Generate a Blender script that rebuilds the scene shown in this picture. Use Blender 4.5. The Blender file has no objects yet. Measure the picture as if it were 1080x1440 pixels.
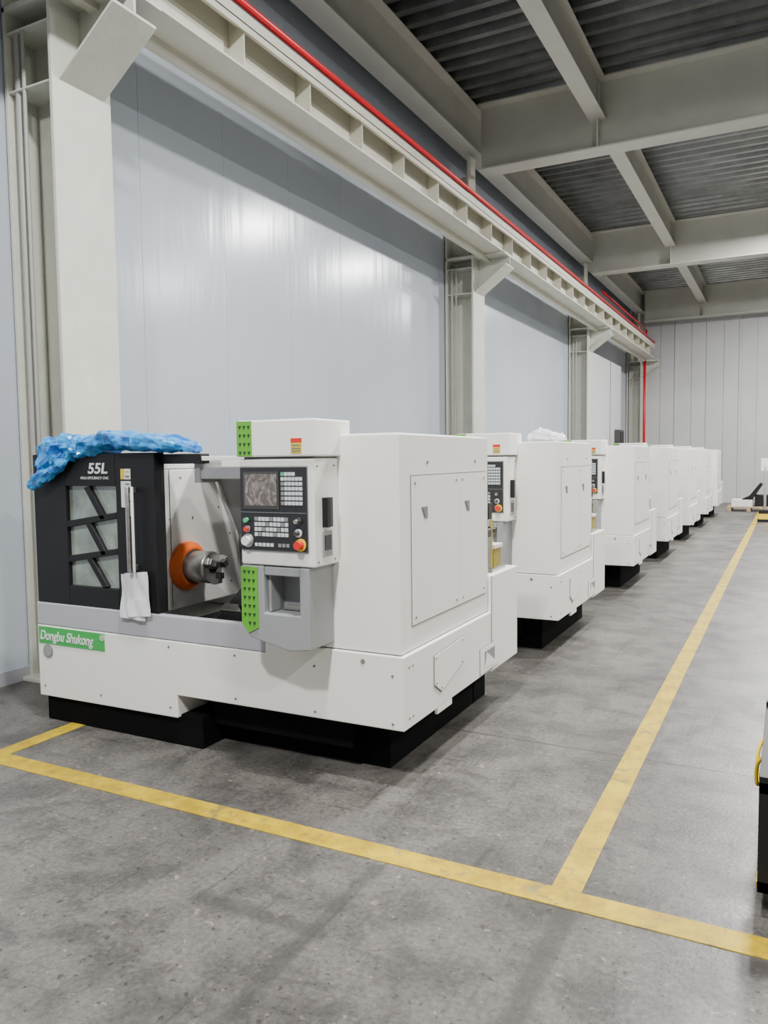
import bpy, bmesh, math, random
from mathutils import Vector, Matrix, noise
random.seed(4)
C = bpy.context.scene.collection

# ------------------------------------------------------------------ materials
def mat(name, col, rough=0.5, metal=0.0, bump=0.0, bscale=200.0, var=0.0, vscale=3.0, emit=None, trans=0.0, alpha=1.0, coat=0.0, spec=0.5):
    m = bpy.data.materials.new(name); m.use_nodes = True
    nt = m.node_tree; b = nt.nodes["Principled BSDF"]
    b.inputs["Base Color"].default_value = (*col, 1)
    b.inputs["Roughness"].default_value = rough
    b.inputs["Metallic"].default_value = metal
    b.inputs["Transmission Weight"].default_value = trans
    b.inputs["Alpha"].default_value = alpha
    b.inputs["Coat Weight"].default_value = coat
    b.inputs["Specular IOR Level"].default_value = spec
    tc = nt.nodes.new("ShaderNodeTexCoord")
    if emit:
        b.inputs["Emission Color"].default_value = (*emit[0], 1)
        b.inputs["Emission Strength"].default_value = emit[1]
    if bump > 0:
        n = nt.nodes.new("ShaderNodeTexNoise"); n.inputs["Scale"].default_value = bscale
        n.inputs["Detail"].default_value = 4
        bp = nt.nodes.new("ShaderNodeBump"); bp.inputs["Strength"].default_value = bump
        bp.inputs["Distance"].default_value = 0.01
        nt.links.new(tc.outputs["Object"], n.inputs["Vector"])
        nt.links.new(n.outputs["Fac"], bp.inputs["Height"]); nt.links.new(bp.outputs["Normal"], b.inputs["Normal"])
    if var > 0:
        n = nt.nodes.new("ShaderNodeTexNoise"); n.inputs["Scale"].default_value = vscale
        n.inputs["Detail"].default_value = 6; n.inputs["Roughness"].default_value = 0.65
        r = nt.nodes.new("ShaderNodeValToRGB")
        r.color_ramp.elements[0].position = 0.3; r.color_ramp.elements[1].position = 0.7
        r.color_ramp.elements[0].color = (*[c*(1-var) for c in col], 1)
        r.color_ramp.elements[1].color = (*[min(1, c*(1+var)) for c in col], 1)
        nt.links.new(tc.outputs["Object"], n.inputs["Vector"])
        nt.links.new(n.outputs["Fac"], r.inputs["Fac"]); nt.links.new(r.outputs["Color"], b.inputs["Base Color"])
    return m

M = {}
M['white'] = mat("white_powder_coat", (0.88, 0.87, 0.82), 0.42, bump=0.06, bscale=350)
M['seam']  = mat("dark_panel_seam", (0.20, 0.20, 0.19), 0.7)  # dark grey for panel joints, screw heads and small print
M['grey']  = mat("grey_powder_coat", (0.30, 0.305, 0.315), 0.45, bump=0.06, bscale=350)
M['chan']  = mat("lilac_grey_paint", (0.42, 0.42, 0.46), 0.4, bump=0.05, bscale=300)
M['igrey'] = mat("interior_grey_sheet", (0.27, 0.27, 0.27), 0.4, metal=0.2)
M['black'] = mat("black_paint", (0.010, 0.010, 0.011), 0.5, spec=0.3)
M['base']  = mat("base_and_shade_black", (0.004, 0.004, 0.004), 0.85, spec=0.1)  # cast base, with the deep shade under the machines painted into its black
M['pblack']= mat("panel_black", (0.018, 0.018, 0.02), 0.35)
M['green'] = mat("brand_green", (0.12, 0.40, 0.03), 0.45)
M['sgreen']= mat("sticker_green", (0.04, 0.40, 0.08), 0.4)
M['dgreen']= mat("dark_triangle", (0.015, 0.05, 0.015), 0.5)
M['orange']= mat("orange_guard", (0.85, 0.14, 0.01), 0.4)
M['steel'] = mat("brushed_steel", (0.45, 0.44, 0.42), 0.32, metal=0.9, var=0.2, vscale=30)
M['dsteel']= mat("dark_steel", (0.10, 0.095, 0.09), 0.4, metal=0.7)
M['key']   = mat("key_caps", (0.62, 0.66, 0.68), 0.5)
M['kgreen']= mat("key_green", (0.1, 0.45, 0.2), 0.5)
M['red']   = mat("red_button", (0.7, 0.02, 0.015), 0.35)
M['yellowp']= mat("yellow_plastic", (0.85, 0.6, 0.03), 0.4)
M['lwhite']= mat("label_white", (0.8, 0.8, 0.78), 0.6)
M['pane']  = mat("door_pane", (0.24, 0.28, 0.24), 0.08, metal=0.0, var=0.5, vscale=3.5, coat=0.8)  # mottled lighter and darker green stands in for reflections on the pane
M['oil']   = mat("oil_reservoir", (0.60, 0.47, 0.08), 0.15, trans=0.5)
M['clear'] = mat("clear_plastic", (0.75, 0.8, 0.82), 0.12, trans=0.6)
M['paper'] = mat("paper_sheet", (0.72, 0.73, 0.75), 0.7, var=0.10, vscale=14)
M['col']   = mat("column_paint", (0.56, 0.56, 0.49), 0.55, bump=0.3, bscale=30, var=0.07, vscale=4)
M['beam']  = mat("beam_paint", (0.58, 0.56, 0.47), 0.5, bump=0.08, bscale=40, var=0.08, vscale=2)
M['ceilbeam'] = mat("ceiling_beam_paint", (0.54, 0.53, 0.47), 0.6, var=0.06, vscale=2)
M['redpipe'] = mat("red_pipe_paint", (0.62, 0.005, 0.015), 0.35)
M['fwall'] = mat("far_wall_sheet", (0.54, 0.54, 0.54), 0.5, var=0.06, vscale=0.7)
M['part']  = mat("partition_panel", (0.62, 0.62, 0.63), 0.5)
M['film_w']= mat("white_film", (0.8, 0.82, 0.85), 0.25)
M['card']  = mat("cardboard", (0.42, 0.3, 0.17), 0.8)
M['wood']  = mat("pallet_wood", (0.45, 0.33, 0.2), 0.75, var=0.2, vscale=10)
M['cable'] = mat("conduit_grey", (0.35, 0.35, 0.32), 0.5)
M['wjoint'] = mat("wall_panel_joint", (0.28, 0.30, 0.33), 0.7)
M['lamp']  = mat("lamp_emitter", (1, 1, 1), 0.5, emit=((1.0, 0.98, 0.94), 12))

def film_mat():
    m = mat("blue_plastic_film", (0.03, 0.34, 0.85), 0.28, trans=0.12, coat=0.1)
    nt = m.node_tree; b = nt.nodes["Principled BSDF"]
    tc = nt.nodes.new("ShaderNodeTexCoord"); n = nt.nodes.new("ShaderNodeTexNoise")
    n.inputs["Scale"].default_value = 9; n.inputs["Detail"].default_value = 5; n.inputs["Distortion"].default_value = 2.0
    r = nt.nodes.new("ShaderNodeValToRGB")
    r.color_ramp.elements[0].position = 0.40; r.color_ramp.elements[1].position = 0.66
    r.color_ramp.elements[0].color = (0.004, 0.13, 0.52, 1); r.color_ramp.elements[1].color = (0.05, 0.42, 0.85, 1)
    nt.links.new(tc.outputs["Object"], n.inputs["Vector"]); nt.links.new(n.outputs["Fac"], r.inputs["Fac"])
    nt.links.new(r.outputs["Color"], b.inputs["Base Color"])
    return m
M['film_b'] = film_mat()

def screen_mat():
    m = mat("crt_screen_film", (0.3, 0.27, 0.25), 0.12)
    nt = m.node_tree; b = nt.nodes["Principled BSDF"]
    tc = nt.nodes.new("ShaderNodeTexCoord"); n = nt.nodes.new("ShaderNodeTexNoise")
    n.inputs["Scale"].default_value = 16; n.inputs["Detail"].default_value = 3; n.inputs["Distortion"].default_value = 2.5
    r = nt.nodes.new("ShaderNodeValToRGB")
    r.color_ramp.elements[0].position = 0.46; r.color_ramp.elements[1].position = 0.66
    r.color_ramp.elements[0].color = (0.12, 0.10, 0.09, 1); r.color_ramp.elements[1].color = (0.28, 0.25, 0.23, 1)
    nt.links.new(tc.outputs["Object"], n.inputs["Vector"]); nt.links.new(n.outputs["Fac"], r.inputs["Fac"])
    nt.links.new(r.outputs["Color"], b.inputs["Base Color"])
    return m
M['screen'] = screen_mat()

def wall_mat():
    m = mat("wall_sandwich_panel", (0.45, 0.48, 0.53), 0.20, spec=0.6)
    nt = m.node_tree; b = nt.nodes["Principled BSDF"]
    tc = nt.nodes.new("ShaderNodeTexCoord")
    n = nt.nodes.new("ShaderNodeTexNoise"); n.inputs["Scale"].default_value = 0.5; n.inputs["Detail"].default_value = 8
    r = nt.nodes.new("ShaderNodeValToRGB")
    r.color_ramp.elements[0].position = 0.3; r.color_ramp.elements[1].position = 0.75
    r.color_ramp.elements[0].color = (0.44, 0.485, 0.55, 1); r.color_ramp.elements[1].color = (0.50, 0.545, 0.61, 1)
    nt.links.new(tc.outputs["Object"], n.inputs["Vector"]); nt.links.new(n.outputs["Fac"], r.inputs["Fac"])
    nt.links.new(r.outputs["Color"], b.inputs["Base Color"])
    mp = nt.nodes.new("ShaderNodeMapping"); mp.inputs["Scale"].default_value = (1, 3.0, 0.35)
    n2 = nt.nodes.new("ShaderNodeTexNoise"); n2.inputs["Scale"].default_value = 1.6; n2.inputs["Detail"].default_value = 2
    bp = nt.nodes.new("ShaderNodeBump"); bp.inputs["Strength"].default_value = 0.3; bp.inputs["Distance"].default_value = 0.015
    nt.links.new(tc.outputs["Object"], mp.inputs["Vector"]); nt.links.new(mp.outputs[0], n2.inputs["Vector"]); nt.links.new(n2.outputs["Fac"], bp.inputs["Height"])
    nt.links.new(bp.outputs["Normal"], b.inputs["Normal"])
    return m
M['wall'] = wall_mat()

def concrete_nodes(nt):
    tc = nt.nodes.new("ShaderNodeTexCoord"); P = tc.outputs["Object"]
    def noi(scale, det, rough=0.6, dist=0.0, stretch=None, rot=0.0):
        n = nt.nodes.new("ShaderNodeTexNoise"); n.inputs["Scale"].default_value = scale
        n.inputs["Detail"].default_value = det; n.inputs["Roughness"].default_value = rough
        n.inputs["Distortion"].default_value = dist
        if stretch:
            mp = nt.nodes.new("ShaderNodeMapping"); mp.inputs["Scale"].default_value = stretch
            mp.inputs["Rotation"].default_value = (0, 0, rot)
            nt.links.new(P, mp.inputs["Vector"]); nt.links.new(mp.outputs[0], n.inputs["Vector"])
        else: nt.links.new(P, n.inputs["Vector"])
        return n.outputs["Fac"]
    def ramp(s, p0, c0, p1, c1):
        r = nt.nodes.new("ShaderNodeValToRGB")
        r.color_ramp.elements[0].position = p0; r.color_ramp.elements[1].position = p1
        r.color_ramp.elements[0].color = (*c0, 1); r.color_ramp.elements[1].color = (*c1, 1)
        nt.links.new(s, r.inputs["Fac"]); return r.outputs["Color"]
    def mult(a, b, f=1.0):
        x = nt.nodes.new("ShaderNodeMix"); x.data_type = 'RGBA'; x.blend_type = 'MULTIPLY'
        x.inputs[0].default_value = f
        nt.links.new(a, x.inputs[6]); nt.links.new(b, x.inputs[7]); return x.outputs[2]
    base = ramp(noi(0.8, 9, 0.72), 0.35, (0.082, 0.076, 0.069), 0.65, (0.170, 0.158, 0.143))
    fine = ramp(noi(45, 5, 0.7), 0.35, (0.70, 0.70, 0.70), 0.65, (1.18, 1.18, 1.18))
    pits = ramp(noi(34, 3, 0.5), 0.64, (1, 1, 1), 0.68, (0.40, 0.37, 0.35))
    blot = ramp(noi(3.2, 7, 0.78, 0.5), 0.41, (0.64, 0.64, 0.65), 0.54, (1, 1, 1))
    chips = ramp(noi(22, 3, 0.6, 0.3), 0.655, (1, 1, 1), 0.69, (1.8, 1.7, 1.58))
    scuf = ramp(noi(5, 4, 0.7, 0.3, (4.0, 0.25, 1), 0.25), 0.58, (1, 1, 1), 0.70, (0.66, 0.66, 0.66))
    scuf2 = ramp(noi(4, 4, 0.7, 0.3, (0.3, 5, 1), 0.4), 0.60, (1, 1, 1), 0.70, (0.72, 0.72, 0.72))
    stain = ramp(noi(1.7, 5, 0.65, 0.8), 0.60, (1, 1, 1), 0.72, (0.60, 0.58, 0.56))
    c = mult(mult(mult(mult(mult(mult(mult(base, fine), pits, 0.8), blot), scuf), scuf2), chips), stain)
    return tc, c, noi

def floor_mat():
    m = bpy.data.materials.new("concrete_floor"); m.use_nodes = True
    nt = m.node_tree; b = nt.nodes["Principled BSDF"]
    tc, c, noi = concrete_nodes(nt)
    sep = nt.nodes.new("ShaderNodeSeparateXYZ"); nt.links.new(tc.outputs["Object"], sep.inputs[0])
    wob = noi(2.5, 4)
    def math_(op, a, bb=None):
        n = nt.nodes.new("ShaderNodeMath"); n.operation = op
        for i, v in enumerate((a, bb)):
            if v is None: continue
            if isinstance(v, (int, float)): n.inputs[i].default_value = v
            else: nt.links.new(v, n.inputs[i])
        return n.outputs[0]
    def band(coord, pos, w, wobble=0.02):
        d = math_('SUBTRACT', coord, pos)
        d = math_('ADD', d, math_('MULTIPLY', math_('SUBTRACT', wob, 0.5), wobble))
        d = math_('ABSOLUTE', d)
        d = math_('DIVIDE', d, w)
        d = math_('SUBTRACT', 1.0, d)
        d = math_('MULTIPLY', d, 1.8)
        n = nt.nodes.new("ShaderNodeClamp"); nt.links.new(d, n.inputs[0]); return n.outputs[0]
    def lim(coord, lo, hi):
        return math_('MULTIPLY', math_('GREATER_THAN', coord, lo), math_('LESS_THAN', coord, hi))
    X, Y = sep.outputs[0], sep.outputs[1]
    marks = [(math_('MULTIPLY', band(X, -1.41, 0.04), lim(Y, -9, 2.64)), 0.5),
             (math_('MULTIPLY', band(X, -0.67, 0.05), lim(Y, -9, 2.66)), 0.6),
             (math_('MULTIPLY', band(Y, 2.15, 0.045), lim(X, -1.92, -1.35)), 0.5),
             (band(Y, 4.2, 0.012, 0.01), 0.75), (band(Y, 16.2, 0.015, 0.01), 0.6)]
    for s, f in marks:
        x = nt.nodes.new("ShaderNodeMix"); x.data_type = 'RGBA'
        nt.links.new(math_('MULTIPLY', s, f), x.inputs[0]); nt.links.new(c, x.inputs[6])
        x.inputs[7].default_value = (0.04, 0.038, 0.035, 1); c = x.outputs[2]
    nt.links.new(c, b.inputs["Base Color"])
    r = nt.nodes.new("ShaderNodeMapRange"); r.inputs[3].default_value = 0.24; r.inputs[4].default_value = 0.55
    nt.links.new(noi(3, 6, 0.7), r.inputs[0]); nt.links.new(r.outputs[0], b.inputs["Roughness"])
    bp = nt.nodes.new("ShaderNodeBump"); bp.inputs["Strength"].default_value = 0.12; bp.inputs["Distance"].default_value = 0.01
    nt.links.new(noi(60, 5), bp.inputs["Height"]); nt.links.new(bp.outputs["Normal"], b.inputs["Normal"])
    return m
M['floor'] = floor_mat()

def line_mat():
    m = bpy.data.materials.new("worn_yellow_paint"); m.use_nodes = True
    nt = m.node_tree; b = nt.nodes["Principled BSDF"]
    tc, c, noi = concrete_nodes(nt)
    r = nt.nodes.new("ShaderNodeValToRGB")
    r.color_ramp.elements[0].position = 0.37; r.color_ramp.elements[1].position = 0.45
    r.color_ramp.elements[0].color = (0.4, 0.4, 0.4, 1); r.color_ramp.elements[1].color = (1, 1, 1, 1)
    nt.links.new(noi(9, 8, 0.75, 0.5), r.inputs["Fac"])
    y = nt.nodes.new("ShaderNodeValToRGB")
    y.color_ramp.elements[0].position = 0.35; y.color_ramp.elements[1].position = 0.65
    y.color_ramp.elements[0].color = (0.33, 0.215, 0.002, 1); y.color_ramp.elements[1].color = (0.60, 0.42, 0.004, 1)
    nt.links.new(noi(6, 7, 0.7), y.inputs["Fac"])
    x = nt.nodes.new("ShaderNodeMix"); x.data_type = 'RGBA'
    nt.links.new(r.outputs["Color"], x.inputs[0]); nt.links.new(c, x.inputs[6]); nt.links.new(y.outputs["Color"], x.inputs[7])
    nt.links.new(x.outputs[2], b.inputs["Base Color"]); b.inputs["Roughness"].default_value = 0.55
    return m
M['line'] = line_mat()
M['deck'] = mat("galvanised_deck", (0.22, 0.225, 0.225), 0.30, metal=0.85, var=0.3, vscale=1.5)

# ------------------------------------------------------------------ mesh builder
class MB:
    def __init__(s): s.bm = bmesh.new(); s.mats = []
    def mi(s, k):
        if k not in s.mats: s.mats.append(k)
        return s.mats.index(k)
    def box(s, x0, x1, y0, y1, z0, z1, k):
        i = s.mi(k)
        v = [s.bm.verts.new(p) for p in ((x0,y0,z0),(x1,y0,z0),(x1,y1,z0),(x0,y1,z0),(x0,y0,z1),(x1,y0,z1),(x1,y1,z1),(x0,y1,z1))]
        for f in ((0,3,2,1),(4,5,6,7),(0,1,5,4),(1,2,6,5),(2,3,7,6),(3,0,4,7)):
            fc = s.bm.faces.new([v[a] for a in f]); fc.material_index = i
    def prism(s, pts, axis, a0, a1, k):
        i = s.mi(k)
        def P(p, a):
            return {'x': (a, p[0], p[1]), 'y': (p[0], a, p[1]), 'z': (p[0], p[1], a)}[axis]
        A = [s.bm.verts.new(P(p, a0)) for p in pts]; B = [s.bm.verts.new(P(p, a1)) for p in pts]
        fs = [s.bm.faces.new(A), s.bm.faces.new(B[::-1])]
        n = len(pts)
        for j in range(n): fs.append(s.bm.faces.new((A[j], B[j], B[(j+1) % n], A[(j+1) % n])))
        for f in fs: f.material_index = i
        bmesh.ops.recalc_face_normals(s.bm, faces=fs)
    def cyl(s, p0, p1, r, k, r2=None, seg=20, smooth=True):
        i = s.mi(k); p0 = Vector(p0); p1 = Vector(p1); d = p1-p0
        rot = d.to_track_quat('Z', 'Y').to_matrix().to_4x4()
        mt = Matrix.Translation((p0+p1)/2) @ rot
        g = bmesh.ops.create_cone(s.bm, cap_ends=True, segments=seg, radius1=r, radius2=r if r2 is None else r2, depth=d.length, matrix=mt)
        fs = set(f for v in g['verts'] for f in v.link_faces)
        for f in fs:
            f.material_index = i
            if smooth and len(f.verts) == 4: f.smooth = True
    def mesh(s, name):
        me = bpy.data.meshes.new(name); s.bm.to_mesh(me); s.bm.free()
        for k in s.mats: me.materials.append(M[k])
        return me
    def obj(s, name, parent=None, bevel=0.0, loc=(0,0,0)):
        o = bpy.data.objects.new(name, s.mesh(name)); C.objects.link(o)
        if parent: o.parent = parent
        o.location = loc
        if bevel > 0: addbevel(o, bevel)
        return o
def addbevel(o, w, seg=2):
    b = o.modifiers.new("Bevel", 'BEVEL'); b.width = w; b.segments = seg; b.limit_method = 'ANGLE'
    b.angle_limit = math.radians(40); b.harden_normals = False
def empty(name, loc=(0,0,0)):
    e = bpy.data.objects.new(name, None); C.objects.link(e); e.location = loc; e.empty_display_size = 0.2; return e

# ------------------------------------------------------------------ room
X0, X1, Y0, Y1 = -5.0, 9.0, -5.0, 28.4
ZC = 7.12
b = MB(); b.box(X0-0.3, X1, Y0, Y1+0.2, -0.1, 0.0, 'floor'); b.obj("floor")

b = MB()
b.box(X0-0.2, X0-0.06, Y0, Y1+0.2, 0, ZC+0.1, 'wjoint')
y = Y0; W = 1.13
while y < Y1:
    y2 = min(y+W, Y1)
    b.box(X0-0.06, X0+0.0, y+0.0015, y2-0.0015, 0.0, ZC+0.1, 'wall')
    y = y2
b.obj("wall_left", bevel=0.002)
b = MB(); b.box(X0, X0+0.02, Y0, Y1, 0, 0.10, 'chan'); b.obj("baseboard_left")

b = MB(); b.box(X0, X1, Y1+0.06, Y1+0.2, 0, ZC+0.1, 'fwall')
x = X0
while x < X1:
    b.prism([(x+0.006, Y1+0.06), (x+0.006, Y1+0.03), (x+0.44, Y1+0.03), (x+0.47, Y1+0.0), (x+0.53, Y1+0.0), (x+0.56, Y1+0.03), (x+0.994, Y1+0.03), (x+0.994, Y1+0.06)], 'z', 0, ZC+0.1, 'fwall')
    x += 1.0
b.obj("wall_far")

b = MB(); bm = b.bm; i = b.mi('deck')
prof = []; y = Y0; p = 0.32
while y < Y1+0.1:
    prof += [(y, 0.0), (y+0.10, 0.0), (y+0.135, 0.10), (y+0.285, 0.10)]
    y += p
prev = None
for (yy, zz) in prof:
    cur = (bm.verts.new((X0, yy, ZC+zz)), bm.verts.new((X1, yy, ZC+zz)))
    if prev:
        f = bm.faces.new((prev[0], prev[1], cur[1], cur[0])); f.material_index = i
    prev = cur
b.box(X0-0.2, X1, Y0, Y1+0.2, ZC+0.12, ZC+0.2, 'deck')
b.obj("ceiling")

def ibeam_x(b, x0, x1, y, z0, z1, w, k, t=0.025):
    b.box(x0, x1, y-w/2, y+w/2, z0, z0+t, k); b.box(x0, x1, y-w/2, y+w/2, z1-t, z1, k)
    b.box(x0, x1, y-0.008, y+0.008, z0+t, z1-t, k)
def ibeam_y(b, y0, y1, x, z0, z1, w, k, t=0.02):
    b.box(x-w/2, x+w/2, y0, y1, z0, z0+t, k); b.box(x-w/2, x+w/2, y0, y1, z1-t, z1, k)
    b.box(x-0.008, x+0.008, y0, y1, z0+t, z1-t, k)

COLY = [-3.9, 4.12, 12.1, 20.05, 27.9]
for cy in COLY:
    b = MB(); ibeam_x(b, -4.45, X1, cy, 6.1, ZC-0.005, 0.36, 'ceilbeam')
    for sx in (-2.6, 0.9, 4.4): b.box(sx-0.01, sx+0.01, cy-0.17, cy+0.17, 6.13, ZC-0.03, 'ceilbeam')
    b.obj("ceiling_girder", bevel=0.003)
for sx, w, z0 in ((-4.62, 0.30, 6.42), (-2.62, 0.24, 6.55), (1.5, 0.24, 6.55), (5.0, 0.24, 6.55)):
    b = MB(); ibeam_y(b, Y0+0.1, Y1-0.1, sx, z0, ZC-0.005, w, 'ceilbeam'); b.obj("ceiling_purlin", bevel=0.003)

for cy in COLY:
    b = MB(); h = 0.26
    zt = 6.1
    b.box(-4.53, -4.50, cy-h, cy+h, 0, 4.75, 'col'); b.box(-4.98, -4.95, cy-h, cy+h, 0, zt, 'col')
    b.box(-4.95, -4.53, cy-0.012, cy+0.012, 0, 4.75, 'col')
    b.box(-4.95, -4.62, cy-0.012, cy+0.012, 4.75, zt, 'beam'); b.box(-4.64, -4.61, cy-0.15, cy+0.15, 4.79, zt+0.3, 'beam')
    b.box(-4.98, -3.98, cy-h, cy+h, 4.75, 4.79, 'col')
    b.prism([(-4.50, 4.75), (-3.98, 4.75), (-3.98, 4.62), (-4.50, 4.22)], 'y', cy-0.012, cy+0.012, 'col')
    b.prism([(-4.50, 4.24), (-4.50, 4.22), (-3.98, 4.60), (-3.98, 4.62)], 'y', cy-0.2, cy+0.2, 'col')
    for zz in (4.2, 4.6): b.box(-4.95, -4.53, cy-h+0.01, cy+h-0.01, zz, zz+0.015, 'col')
    b.box(-4.99, -4.42, cy-0.32, cy+0.32, 0, 0.03, 'col')
    b.cyl((-4.88, cy-0.22, 0.03), (-4.88, cy-0.22, 4.6), 0.025, 'cable', seg=10)
    b.cyl((-4.80, cy-0.24, 0.03), (-4.80, cy-0.24, 4.6), 0.014, 'cable', seg=10)
    b.obj("steel_column", bevel=0.004)

b = MB()
bz0, bz1 = 4.79, 5.24; bx = -4.2
ibeam_y(b, Y0, 27.2, bx, bz0, bz1, 0.36, 'beam', 0.022)
y = Y0+0.4
while y < 27.1:
    b.box(bx-0.165, bx+0.165, y-0.006, y+0.006, bz0+0.022, bz1-0.022, 'beam'); y += 1.0
b.box(bx+0.10, bx+0.19, Y0, 27.2, bz1-0.10, bz1-0.085, 'beam')
b.box(bx+0.175, bx+0.19, Y0, 27.2, bz1-0.15, bz1-0.0, 'beam')
b.box(bx-0.035, bx+0.035, Y0, 27.2, bz1, bz1+0.06, 'dsteel')
b.box(bx-0.18, bx-0.10, Y0, 27.2, bz0-0.08, bz0, 'beam')
b.obj("crane_runway_beam", bevel=0.002)
b = MB(); b.cyl((-4.05, Y0, 5.33), (-4.05, 27.4, 5.33), 0.032, 'redpipe', seg=14)
b.cyl((-4.35, 27.4, 0), (-4.35, 27.4, 5.33), 0.045, 'redpipe', seg=14)
b.cyl((-4.35, 27.4, 5.33), (-4.05, 27.4, 5.33), 0.04, 'redpipe', seg=14)
b.cyl((-4.3, 20.5, 5.75), (-4.3, 27.4, 5.75), 0.03, 'redpipe', seg=14)
b.cyl((-4.35, 27.4, 5.33), (-4.3, 27.4, 5.75), 0.03, 'redpipe', seg=14)
b.obj("red_sprinkler_pipe")

b = MB(); b.box(-4.98, -4.78, 21.3, 25.6, 0, 4.4, 'part'); b.box(-4.79, -4.765, 23.9, 23.93, 0, 4.4, 'seam'); b.obj("partition_panel", bevel=0.005)
b = MB(); b.box(-4.77, -4.62, 24.6, 25.3, 1.7, 2.4, 'dsteel'); b.box(-4.62, -4.61, 24.65, 25.25, 1.75, 2.35, 'black'); b.obj("electrical_box", bevel=0.005)

b = MB()
b.box(-0.755, -0.645, 2.78, 27.5, 0.0, 0.003, 'line'); b.obj("floor_marking_line")
b = MB(); b.box(-6+1.0, 3.0, 2.66, 2.78, 0.0, 0.003, 'line'); b.obj("floor_marking_line.001")
b = MB(); b.box(-3.89, -3.78, 2.78, 5.5, 0.0, 0.003, 'line'); b.obj("floor_marking_line.002")

# ------------------------------------------------------------------ CNC lathe parts (local: origin front-right corner on floor)
parts = []
def add(name, b, bevel=0.0): parts.append((name, b.mesh(name), bevel))

b = MB()
b.box(-2.50, -1.26, 0.03, 1.5, 0, 0.18, 'base')
b.box(-1.40, -0.20, 0.24, 1.45, 0.0, 0.31, 'base')  # recessed base, widened with near-black boxes to paint the under-machine shade
b.box(-0.60, -0.20, 1.42, 1.66, 0.0, 0.31, 'base')
b.box(-1.25, -0.35, 0.12, 0.26, 0.12, 0.30, 'base')
add("machine_base_and_shade", b, 0.006)

b = MB()
b.prism([(-2.53, .155), (-1.41, .165), (-1.41, .295), (0, .30), (0, .66), (-0.80, .66), (-0.80, .60), (-2.53, .60)], 'y', 0.0, 1.22, 'white')
b.box(-0.9, 0, 1.222, 1.74, 0.285, 0.88, 'white')
b.box(-2.53, -0.902, 1.222, 1.62, 0.285, 1.3, 'white')
b.box(-0.02, -0.001, 0.40, 0.60, 0.265, 0.302, 'white')
add("lower_casing", b, 0.006)
b = MB()
b.box(-2.53, -0.80, 0.002, 0.05, 0.603, 0.74, 'chan')
b.box(-2.53, -0.80, 0.05, 0.12, 0.603, 0.70, 'igrey')
add("front_channel", b, 0.005)
b = MB()
b.prism([(.35, .59), (.75, .615), (.75, .46), (.44, .375), (.35, .43)], 'x', -0.001, 0.004, 'seam')
b.prism([(.355, .585), (.745, .609), (.745, .465), (.442, .381), (.355, .435)], 'x', 0.0, 0.007, 'white')
for (a, z) in ((.37,.57),(.73,.59),(.37,.44),(.73,.47),(.44,.40)): b.cyl((0.006, a, z), (0.009, a, z), 0.006, 'seam', seg=8)
b.box(-0.001, 0.003, 1.02, 1.34, .31, .47, 'seam'); b.box(0.0, 0.006, 1.025, 1.335, .315, .465, 'white')
b.box(0.001, 0.0068, 1.09, 1.27, .335, .44, 'igrey'); b.prism([(1.09,.335),(1.27,.335),(1.27,.355),(1.13,.43)], 'x', 0.006, 0.0078, 'white')  # flush grey plate paints the shade inside an opening that isn't cut
b.box(-0.001, 0.0022, 1.226, 1.232, .30, .88, 'seam')
for sx in (-2.48, -2.0, -1.46, -1.0, -0.5, -0.06):
    for z in ((.22 if sx < -1.42 else .33), .565):
        if z > .5 and sx < -1.95: continue
        b.cyl((sx, 0, z), (sx, -0.003, z), 0.007, 'seam', seg=8)
b.cyl((-0.22, 0, .62), (-0.22, -0.004, .62), 0.012, 'seam', seg=10)
for z in (.35, .60): 
    for yy in (.06,.10): b.cyl((0, yy, z), (0.003, yy, z), 0.006, 'seam', seg=8)
add("casing_fittings", b)

b = MB()
b.box(-0.86, -0.018, 0.012, 1.215, 0.666, 1.715, 'white')
b.box(-0.855, -0.024, 0.018, 1.21, 0.655, 0.668, 'seam')
b.box(-0.84, -0.04, 0.03, 1.19, 1.715, 1.722, 'white')
add("enclosure_cover", b, 0.010)
b = MB(); e = -0.018
b.box(e-0.001, e+0.002, .13, 1.17, .78, 1.52, 'seam')
b.box(e, e+0.006, .137, .742, .787, 1.513, 'white'); b.box(e, e+0.006, .749, 1.163, .787, 1.513, 'white')
for (a, z) in ((.28, 1.33), (.86, 1.33)):
    b.prism([(a-.04, z+.03), (a+.035, z+.03), (a+.035, z-.03), (a+.0, z-.03)], 'x', e+0.005, e+0.008, 'igrey')
    b.prism([(a-.03, z+.026), (a+.010, z+.026), (a+.0, z-.022)], 'x', e+0.007, e+0.010, 'seam')
for a in (.17, .70, .79, 1.13):
    for z in (.82, 1.48): b.cyl((e+.005, a, z), (e+.009, a, z), 0.007, 'seam', seg=8)
for a in (.33, 1.0): b.cyl((e, a, 1.58), (e+.004, a, 1.58), 0.009, 'seam', seg=8)
add("side_access_panel", b)

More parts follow.
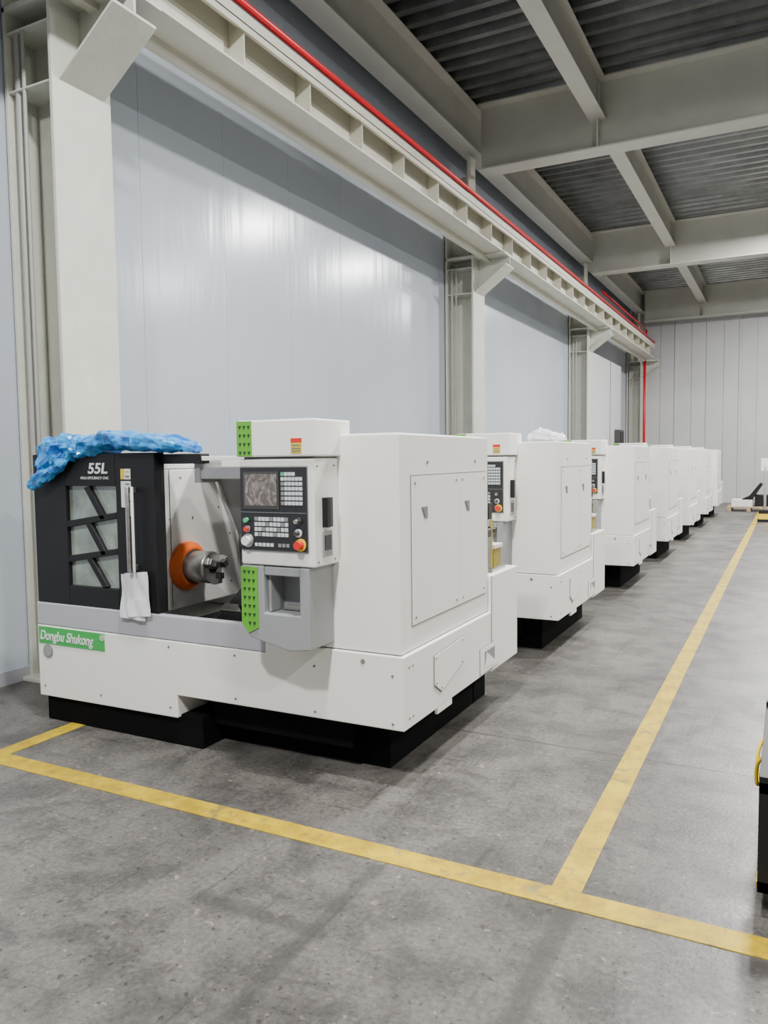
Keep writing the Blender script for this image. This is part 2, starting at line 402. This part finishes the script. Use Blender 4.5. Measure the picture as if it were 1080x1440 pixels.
b = MB()
b.prism([(.10, .70), (.10, 1.55), (.66, 1.55), (.92, 1.13), (.97, .70)], 'x', -2.50, -1.70, 'white')
b.prism([(.67, 1.55), (1.22, 1.55), (1.22, .61), (.99, .61), (.94, 1.13)], 'x', -2.50, -1.702, 'white')
b.box(-2.52, -1.70, .10, 1.2, 1.552, 1.60, 'white')
add("headstock_cover", b, 0.006)
b = MB()
for (a, z) in ((.16,1.48),(.16,1.1),(.16,.80),(.40,1.5),(.62,1.5),(.75,1.30),(.86,1.12),(.86,.80),(.5,1.25),(.3,1.25)):
    b.cyl((-1.70, a, z), (-1.696, a, z), 0.007, 'seam', seg=8)
b.box(-1.70, -1.697, .30, .304, .72, 1.55, 'seam')
add("headstock_screws", b)
b = MB()
b.prism([(.70, 1.60), (1.215, 1.60), (1.215, .61), (.98, .61), (.95, 1.10)], 'x', -1.698, -0.862, 'igrey')
b.box(-1.69, -0.87, .13, .97, .605, .62, 'black')
b.prism([(.30, .62), (.95, .62), (.95, .98), (.88, .98)], 'x', -1.42, -0.87, 'black')
add("interior_guards", b, 0.004)
b = MB()
d = Vector((0, .58, .36)).normalized(); n = Vector((0, -.36, .58)).normalized()
for off in (.08, .40):
    c0 = Vector((0, .33, .63)) + d*off
    p = [c0, c0+d*.06, c0+d*.06+n*.05, c0+n*.05]
    b.prism([(q.y, q.z) for q in p], 'x', -1.40, -0.87, 'steel')
c0 = Vector((0, .36, .66))
p = [c0+n*.05, c0+d*.5+n*.05, c0+d*.5+n*.13, c0+n*.13]
b.prism([(q.y, q.z) for q in p], 'x', -1.20, -0.98, 'black')
b.cyl((-1.25, .44, .85), (-1.0, .44, .85), 0.05, 'steel')
add("slant_bed_and_carriage", b, 0.004)
b = MB()
b.box(-1.66, -1.25, 0.06, 0.14, 1.585, 1.64, 'black'); b.box(-1.25, -0.86, 0.07, 0.15, 1.60, 1.625, 'white')
b.box(-1.30, -0.87, 0.10, 0.30, 1.50, 1.565, 'grey'); b.box(-1.32, -1.28, 0.09, 0.28, 1.48, 1.60, 'igrey')
b.box(-1.69, -0.87, 0.55, 0.68, 1.56, 1.60, 'white')
add("door_header_rail", b, 0.004)

b = MB(); cy, cz = .43, .955
b.cyl((-1.70, cy, cz), (-1.665, cy, cz), .150, 'orange', seg=48)
b.cyl((-1.665, cy, cz), (-1.635, cy, cz), .150, 'orange', r2=.115, seg=48)
b.cyl((-1.66, cy, cz), (-1.625, cy, cz), .105, 'dsteel', seg=48)
b.cyl((-1.64, cy, cz), (-1.50, cy, cz), .098, 'steel', seg=48)
b.cyl((-1.50, cy, cz), (-1.49, cy, cz), .098, 'steel', r2=.09, seg=48)
b.cyl((-1.52, cy, cz), (-1.485, cy, cz), .035, 'black', seg=24)
for a in (30, 150, 270):
    ca, sa = math.cos(math.radians(a)), math.sin(math.radians(a))
    def jp(x, r, w): return Vector((x, cy + r*ca - w*sa, cz + r*sa + w*ca))
    for (xa, xb, r0, r1, w, k) in ((-1.49, -1.455, .03, .10, .022, 'steel'), (-1.455, -1.42, .03, .065, .020, 'dsteel'), (-1.455, -1.435, .065, .095, .020, 'steel')):
        vs = [b.bm.verts.new(jp(x, r, ww)) for x in (xa, xb) for (r, ww) in ((r0, -w), (r1, -w), (r1, w), (r0, w))]
        i = b.mi(k)
        for f in ((0,1,2,3),(7,6,5,4),(0,4,5,1),(1,5,6,2),(2,6,7,3),(3,7,4,0)):
            fc = b.bm.faces.new([vs[q] for q in f]); fc.material_index = i
bmesh.ops.recalc_face_normals(b.bm, faces=b.bm.faces[:])
add("three_jaw_chuck", b, 0.002)

b = MB(); yf, yb = 0.015, 0.06
b.box(-2.53, -2.25, yf, yb, .742, 1.65, 'black')
b.box(-1.84, -1.54, yf, yb, .742, 1.65, 'black')
b.box(-2.25, -1.84, yf, yb, 1.46, 1.65, 'black')
b.box(-2.25, -1.84, yf, yb, .742, .86, 'black')
b.box(-2.53, -1.54, yb, yb+0.035, 1.60, 1.65, 'black')
b.box(-1.56, -1.54, yb, yb+0.035, .742, 1.60, 'black')
# bars between panes (rise to the right) and steep slats
for zc in (1.255, 1.045):
    b.prism([(-2.25, zc-.045), (-1.84, zc+.02), (-1.84, zc+.055), (-2.25, zc-.005)], 'y', yf, yb-0.005, 'black')
for (z0, z1) in ((.85, 1.05), (1.04, 1.26), (1.25, 1.47)):
    b.prism([(-2.10, z1-.02), (-2.06, z1-.01), (-1.93, z0+.02), (-1.97, z0+.01)], 'y', yf, yb-0.005, 'black')
add("sliding_door", b, 0.004)
b = MB(); b.box(-2.26, -1.83, 0.042, 0.050, .85, 1.47, 'pane'); add("door_window_pane", b)
b = MB()
b.cyl((-1.69, -0.045, .98), (-1.69, -0.045, 1.46), .013, 'steel'); b.cyl((-1.655, -0.045, .98), (-1.655, -0.045, 1.46), .008, 'lwhite')
for z in (1.0, 1.44): b.box(-1.70, -1.68, -0.045, yf, z-.015, z+.015, 'steel')
add("door_handle", b, 0.002)
b = MB()
for j, (z0, z1) in enumerate(((1.50, 1.56), (1.435, 1.49), (1.38, 1.425), (1.29, 1.37))):
    b.box(-1.765, -1.72, 0.011, yf, z0, z1, 'lwhite')
    b.box(-1.757, -1.728, 0.010, yf, z0+.01, z0+.022, 'seam'); b.box(-1.757, -1.728, 0.010, yf, z1-.022, z1-.012, 'seam' if j else 'yellowp')
b.box(-1.795, -1.768, 0.012, yf, 1.50, 1.56, 'yellowp'); b.box(-1.795, -1.768, 0.012, yf, 1.34, 1.49, 'lwhite')
add("door_labels", b)

px0, px1, py0, py1 = -.775, -.35, -.21, 0.01
b = MB()
b.box(px0, px1, py0, py1, 1.095, 1.605, 'white')
b.box(px0, px1+.015, py0-.01, py1+.10, 1.615, 1.79, 'white')
b.box(px0+.01, px1-.01, py0+.02, py1, 1.60, 1.62, 'seam')
add("control_pendant_housing", b, 0.008)
b = MB()
bx0, bx1 = px0, -.385
z1 = 1.09
b.prism([(bx0, z1), (bx0, .79), (bx0+.04, .735), (bx1-.12, .685), (bx1, .70), (bx1, z1), (bx1-.055, z1), (bx1-.055, .86), (bx0+.13, .86), (bx0+.13, z1)], 'y', py0, py1, 'grey')
b.box(bx0+.131, bx1-.056, py0+.004, py1-.004, 1.045, z1-.002, 'grey')
b.box(bx0+.131, bx1-.056, -.07, py1-.004, .861, 1.044, 'grey')
b.box(bx0+.131, bx0+.15, py0+.03, -.071, .861, 1.044, 'grey')
b.prism([(bx0+.16, .862), (bx1-.08, .862), (bx1-.11, .885), (bx0+.18, .885)], 'y', -.11, -.071, 'seam')
add("lower_console", b, 0.006)
b = MB(); f = py0-.004
b.box(px0-.002, px0+.085, py0-.014, py0-.006, 1.618, 1.787, 'green')
for r in range(4):
    for c in range(3):
        x = px0+.018+c*.026; z = 1.765-r*.041
        b.prism([(x-.008, z), (x+.008, z), (x, z-.017)], 'y', py0-.016, py0-.013, 'dgreen')
b.prism([(px0-.002, .80), (px0+.035, .755), (px0+.095, .785), (px0+.095, 1.083), (px0-.002, 1.083)], 'y', py0-.006, py0, 'green')
for r in range(7):
    for c in range(3):
        x = px0+.02+c*.027; z = 1.065-r*.042
        if r == 6 and c == 0: continue
        b.prism([(x-.008, z), (x+.008, z), (x, z-.017)], 'y', py0-.009, py0-.005, 'dgreen')
b.box(-.465, -.405, py0-.013, py0-.009, 1.63, 1.70, 'yellowp'); b.box(-.465, -.405, py0-.014, py0-.011, 1.68, 1.70, 'red')
for z in (1.665, 1.65, 1.638): b.box(-.46, -.41, py0-.015, py0-.012, z, z+.006, 'seam')
add("green_trim_and_label", b)
b = MB()
kx0, kx1, kz0, kz1 = px0+.012, -.385, 1.17, 1.565
b.box(kx0, kx1, py0-.012, py0, kz0, kz1, 'pblack')
b.box(kx0-.004, kx1+.004, py0-.004, py0, kz0-.006, kz1+.006, 'igrey')
w = kx1-kx0; h = kz1-kz0; f = py0-.012
def R(a0, a1, c0, c1, d, k): b.box(kx0+w*a0, kx0+w*a1, f-d, f, kz0+h*c0, kz0+h*c1, k)
R(.05, .60, .50, .95, .004, 'dsteel'); R(.08, .57, .54, .92, .006, 'screen')
for r in range(7):
    for c in range(6):
        a = .635+c*.054; z = .90-r*.058
        if r == 0 and c > 3: continue
        R(a, a+.043, z, z+.042, .005, 'kgreen' if (r == 0 and c == 0) else ('igrey' if (c == 0 and r > 1) else 'key'))
for c in range(7): R(.10+c*.07, .15+c*.07, .50, .525, .003, 'key')
for r in range(4):
    for c in range(9):
        a = .22+c*.058; z = .355-r*.062
        R(a, a+.045, z, z+.045, .005, 'igrey' if (r+c) % 4 == 0 else 'key')
for c in range(5): R(.22+c*.06, .262+c*.06, .045, .085, .005, 'key')
for c in range(3): R(.58+c*.06, .622+c*.06, .045, .085, .005, 'igrey')
R(.0, 1.0, .455, .46, .002, 'igrey')
def K(a, z, r, d, k, k2=None, r2=0):
    x = kx0+w*a; zz = kz0+h*z
    if k2: b.cyl((x, f, zz), (x, f-.006, zz), r2, k2, seg=24)
    b.cyl((x, f, zz), (x, f-d, zz), r, k, seg=24)
K(.10, .36, .012, .02, 'kgreen'); K(.10, .25, .012, .02, 'red', 'igrey', .017)
K(.11, .11, .022, .03, 'lwhite', 'steel', .033)
K(.88, .36, .010, .03, 'steel', 'dsteel', .018); K(.88, .22, .010, .03, 'dsteel', 'key', .020)
K(.91, .08, .020, .035, 'red', 'yellowp', .030)
add("operator_panel", b)
b = MB()
b.box(px1, px1+.03, -.14, -.115, 1.28, 1.42, 'black'); b.box(px1, px1+.02, -.10, -.075, 1.28, 1.42, 'pblack')
b.box(px1, px1+.006, -.145, -.06, 1.14, 1.26, 'grey'); b.box(px1+.004, px1+.010, -.13, -.075, 1.17, 1.24, 'pblack')
for (a, z) in ((-.18, 1.57), (-.03, 1.57), (-.18, 1.12), (-.03, 1.12)): b.cyl((px1, a, z), (px1+.004, a, z), .005, 'seam', seg=8)
add("pendant_side_fittings", b)
b = MB()
b.box(-.20, -.04, 1.36, 1.62, .882, .90, 'steel')
b.box(-.17, -.06, 1.44, 1.58, .90, 1.02, 'oil'); b.box(-.18, -.05, 1.43, 1.59, 1.02, 1.045, 'lwhite')
b.cyl((-.12, 1.48, 1.045), (-.12, 1.48, 1.13), .03, 'clear'); b.cyl((-.12, 1.55, 1.045), (-.12, 1.55, 1.20), .018, 'steel')
b.cyl((-.12, 1.48, 1.13), (-.12, 1.48, 1.16), .034, 'dsteel'); b.cyl((-.08, 1.55, 1.13), (-.16, 1.55, 1.13), .02, 'dsteel')
b.cyl((-.06, 1.40, .90), (-.06, 1.40, 1.25), .006, 'yellowp', seg=8)
b.cyl((-.09, 1.40, .90), (-.09, 1.40, 1.10), .028, 'clear'); b.cyl((-.09, 1.40, 1.10), (-.09, 1.40, 1.15), .034, 'steel')
b.cyl((-.06, 1.30, .90), (-.06, 1.30, 1.30), .012, 'steel', seg=10); b.box(-.10, -.03, 1.27, 1.33, 1.22, 1.32, 'dsteel')
b.box(-.25, -.04, 1.225, 1.235, .90, 1.30, 'steel')
add("oil_lubricator", b, 0.003)
b = MB()
b.box(-2.515, -1.955, -0.004, 0.0, .487, .592, 'sgreen')
b.cyl((-2.44, 0, .44), (-2.44, -0.004, .44), .042, 'igrey', seg=32); b.cyl((-2.44, -.004, .44), (-2.44, -0.006, .44), .032, 'grey', seg=32)
add("name_sticker", b)

FRONTS = [3.27, 6.07, 9.46, 12.40, 15.40, 18.40, 21.40]
roots = []
for i, fy in enumerate(FRONTS):
    e = empty("cnc_lathe" if i == 0 else "cnc_lathe.%03d" % i, (-1.6, fy, 0)); roots.append(e)
    for (n, me, bv) in parts:
        o = bpy.data.objects.new(n, me); C.objects.link(o); o.parent = e
        if bv > 0: addbevel(o, bv, 2 if i < 2 else 1)

def text(s, size, loc, k, parent, name, shear=0.0, sx=1.0, ext=0.001):
    cu = bpy.data.curves.new(name, 'FONT'); cu.body = s; cu.size = size; cu.extrude = ext; cu.shear = shear
    cu.materials.append(M[k]); o = bpy.data.objects.new(name, cu); C.objects.link(o)
    o.parent = parent; o.location = loc; o.rotation_euler = (math.radians(90), 0, 0); o.scale = (sx, 1, 1); return o
t = text("Dongbu Shukong", .082, (-2.505, -0.0055, .512), 'lwhite', roots[0], "sticker_lettering", 0.25, 0.80)
t.data.offset = 0.0012
text("®", .05, (-1.99, -0.0055, .55), 'lwhite', roots[0], "sticker_mark")
t = text("55L", .085, (-2.06, 0.0135, 1.535), 'lwhite', roots[0], "door_lettering", 0.15, 1.25); t.data.offset = 0.002
text("HIGH EFFICIENCY CNC", .022, (-2.12, 0.0135, 1.50), 'lwhite', roots[0], "door_small_lettering")
b = MB(); bm = b.bm; i = b.mi('paper')
for (cx, cz, wd, ht, rot, off) in ((-1.70, .83, .19, .25, -.05, 0.0), (-1.66, .85, .17, .25, .10, -0.006)):
    nx, nz = 8, 8; g = []
    for a in range(nx+1):
        row = []
        for c in range(nz+1):
            u = (a/nx-.5)*wd; v = (c/nz-.5)*ht
            x = cx+u*math.cos(rot)-v*math.sin(rot); z = cz+u*math.sin(rot)+v*math.cos(rot)
            yy = -0.012+off - 0.022*(0.5-c/nz)*(1 if c < nz/2 else 0) - 0.004*math.sin(a*1.3+c)
            row.append(bm.verts.new((x, yy, z)))
        g.append(row)
    for a in range(nx):
        for c in range(nz):
            f = bm.faces.new((g[a][c], g[a+1][c], g[a+1][c+1], g[a][c+1])); f.material_index = i; f.smooth = True
b.obj("taped_paper_sheet", parent=roots[0])

def crumple(name, ctrl, k, amp=0.03, parent=None, nL=70, nR=26, seed=0.0, boxy=1.0):
    rnd = random.Random(int(seed*10)+7)
    bm = bmesh.new(); rings = []
    sg = lambda v, e: math.copysign(abs(v)**e, v)
    for a in range(nL+1):
        s = a/nL*(len(ctrl)-1); j = min(int(s), len(ctrl)-2); t = s-j
        x, y, z, ry, rz = [ctrl[j][q]*(1-t)+ctrl[j+1][q]*t for q in range(5)]
        ring = []
        for c in range(nR):
            an = 2*math.pi*c/nR
            p = Vector((x+rnd.uniform(-.004, .004), y+ry*sg(math.cos(an), boxy), z+rz*sg(math.sin(an), boxy)))
            q = Vector((p.x*5+p.z*7+seed, p.y*9, p.z*10-p.x*3)); r1 = 1-2.4*abs(noise.noise(q))
            q2 = Vector((p.x*14-p.z*13+seed, p.y*15, p.z*16+p.x*7)); r2 = 1-2.4*abs(noise.noise(q2))
            d = r1*1.1 + r2*.5 - .8 + rnd.uniform(-.06, .06)
            nn = Vector((0, math.cos(an), math.sin(an)))
            p += nn*amp*d*(1 if 0 < a < nL else .3)
            ring.append(bm.verts.new(p))
        rings.append(ring)
    for a in range(nL):
        for c in range(nR):
            v = (rings[a][c], rings[a+1][c], rings[a+1][(c+1) % nR], rings[a][(c+1) % nR])
            if (a+c) % 2: bm.faces.new((v[0], v[1], v[2])); bm.faces.new((v[0], v[2], v[3]))
            else: bm.faces.new((v[0], v[1], v[3])); bm.faces.new((v[1], v[2], v[3]))
    bm.faces.new(rings[0]); bm.faces.new(rings[-1][::-1])
    bmesh.ops.recalc_face_normals(bm, faces=bm.faces[:])
    me = bpy.data.meshes.new(name); bm.to_mesh(me); bm.free(); me.materials.append(M[k])
    o = bpy.data.objects.new(name, me); C.objects.link(o)
    if parent: o.parent = parent
    return o
e = empty("blue_plastic_film", (0, 0, 0))
crumple("film_body", [(-4.04, 3.27, 1.60, .03, .08), (-4.00, 3.27, 1.63, .05, .11), (-3.90, 3.28, 1.665, .07, .09), (-3.78, 3.31, 1.685, .09, .065), (-3.66, 3.34, 1.695, .11, .055),
                  (-3.54, 3.36, 1.70, .12, .05)], 'film_b', 0.034, e, 56, 26, 1.0, 0.8)
crumple("film_top_sheet", [(-3.62, 3.37, 1.715, .15, .04), (-3.5, 3.37, 1.725, .16, .05), (-3.3, 3.37, 1.715, .16, .048), (-3.10, 3.37, 1.70, .15, .042), (-2.99, 3.38, 1.68, .11, .03), (-2.95, 3.38, 1.67, .08, .018)], 'film_b', 0.018, e, 50, 26, 3.0, 0.5)
crumple("film_fold", [(-4.09, 3.22, 1.46, .012, .02), (-4.04, 3.22, 1.49, .025, .04), (-3.97, 3.225, 1.53, .03, .05), (-3.86, 3.23, 1.585, .03, .05), (-3.74, 3.245, 1.64, .03, .035), (-3.62, 3.26, 1.675, .02, .025)], 'film_b', 0.024, e, 36, 16, 5.0)
crumple("white_plastic_bag", [(-1.98, 6.5, 1.755, .02, .02), (-1.88, 6.5, 1.79, .05, .05), (-1.78, 6.5, 1.77, .06, .04), (-1.66, 6.5, 1.75, .05, .02)], 'film_w', 0.03, None, 30, 18, 2.0)

# ------------------------------------------------------------------ far end items
e = empty("pallet_with_boxes", (-1.0, 24.6, 0))
b = MB()
for x in (-.5, 0, .44): b.box(x-.04, x+.06, -.5, .5, 0, .1, 'wood')
for k in range(6): b.box(-.56, .56, -.5+k*.18, -.38+k*.18, .1, .125, 'wood')
b.obj("pallet", e)
b = MB(); b.box(-.45, .1, -.3, .3, .125, .32, 'lwhite'); b.box(.15, .5, -.2, .3, .125, .45, 'black')
b.prism([(-.2, .32), (.1, .34), (.35, .75), (.28, .8), (.0, .42)], 'y', -.3, .3, 'black')
b.obj("boxes", e, 0.01)
e = empty("barrier_post", (-0.50, 20.6, 0))
b = MB(); b.box(-.15, .15, -.15, .15, 0, .06, 'black'); b.box(-.12, .12, -.12, .12, .06, .2, 'yellowp'); b.box(-.13, .13, -.13, .13, .2, .28, 'black'); b.cyl((0, 0, .28), (0, 0, 1.3), .03, 'cable'); b.box(-.10, .10, -.02, .0, 1.2, 1.5, 'lwhite')
b.obj("post", e, 0.005)

e = empty("tool_trolley", (-0.07, 2.9, 0))
b = MB()
b.box(0.0, .6, 0, .95, .09, .13, 'black'); b.box(0.0, .6, 0, .95, .44, .48, 'black')
for x in (0.0, .56):
    for y in (0, .91): b.box(x, x+.04, y, y+.04, .09, .50, 'black')
for x in (0.05, .55):
    for y in (0.06, .88): b.cyl((x-.015, y, .045), (x+.015, y, .045), .045, 'black'); b.box(x-.02, x+.02, y-.02, y+.02, .045, .09, 'dsteel')
b.box(.02, .55, .04, .90, .13, .40, 'base')
for j in range(4): b.prism([(.02+j*.23, .095), (.12+j*.23, .095), (.08+j*.23, .127), (-.02+j*.23+.02, .127)], 'x', -.003, .0, 'yellowp')
b.obj("trolley_frame", e, 0.004)
cu = bpy.data.curves.new("yellow_strap", 'CURVE'); cu.dimensions = '3D'; cu.bevel_depth = .007
sp = cu.splines.new('BEZIER'); pts = [(.05, .3, .50), (-.012, .36, .42), (-.015, .45, .30), (.0-.012, .55, .42), (.05, .6, .50)]
sp.bezier_points.add(len(pts)-1)
for q, p in zip(sp.bezier_points, pts): q.co = p; q.handle_left_type = q.handle_right_type = 'AUTO'
cu.materials.append(M['yellowp']); o = bpy.data.objects.new("yellow_strap", cu); C.objects.link(o); o.parent = e

# ------------------------------------------------------------------ lights
def lamp(x, y, p, z=6.6):
    e = empty("high_bay_lamp", (x, y, z))
    b = MB()
    b.cyl((0, 0, .0), (0, 0, .16), .27, 'dsteel', r2=.12, seg=32); b.cyl((0, 0, .16), (0, 0, .30), .07, 'dsteel')
    b.cyl((0, 0, .30), (0, 0, ZC-z-.004), .01, 'dsteel', seg=8)
    b.cyl((0, 0, -.01), (0, 0, .0), .25, 'lamp', seg=32)
    b.obj("lamp_body", e)
    l = bpy.data.lights.new("lamp_light", 'AREA'); l.shape = 'DISK'; l.size = .5; l.energy = p; l.color = (1.0, .995, .975)
    o = bpy.data.objects.new("lamp_light", l); C.objects.link(o); o.parent = e; o.location = (0, 0, -.03)
lamp(-1.2, -1.8, 600); lamp(-1.2, 2.2, 470); lamp(0.2, 7.2, 600)
for y in (13.9, 18.2, 23.8): lamp(0.2, y, 660)
for (x, y) in ((5.5, -1), (5.5, 8), (5.5, 17)): lamp(x, y, 560)

w = bpy.data.worlds.new("World"); bpy.context.scene.world = w; w.use_nodes = True
bg = w.node_tree.nodes["Background"]; bg.inputs[0].default_value = (0.88, 0.93, 1.0, 1); bg.inputs[1].default_value = 0.18

# ------------------------------------------------------------------ camera
F = 1100.0
cam = bpy.data.cameras.new("camera"); cam.sensor_fit = 'VERTICAL'; cam.sensor_height = 36; cam.lens = F/1440*36
cam.clip_end = 200
o = bpy.data.objects.new("camera", cam); C.objects.link(o)
yaw = math.radians(27.4); pit = math.atan(75/F); roll = 0.012
fh = Vector((-math.sin(yaw), math.cos(yaw), 0)); rt = Vector((math.cos(yaw), math.sin(yaw), 0)); up = Vector((0, 0, 1))
fw = fh*math.cos(pit) - up*math.sin(pit); uu = up*math.cos(pit) + fh*math.sin(pit)
r2 = rt*math.cos(roll) - uu*math.sin(roll); u2 = uu*math.cos(roll) + rt*math.sin(roll)
m = Matrix((r2, u2, -fw)).transposed().to_4x4(); m.translation = (0, 0, 1.6)
o.matrix_world = m
bpy.context.scene.camera = o
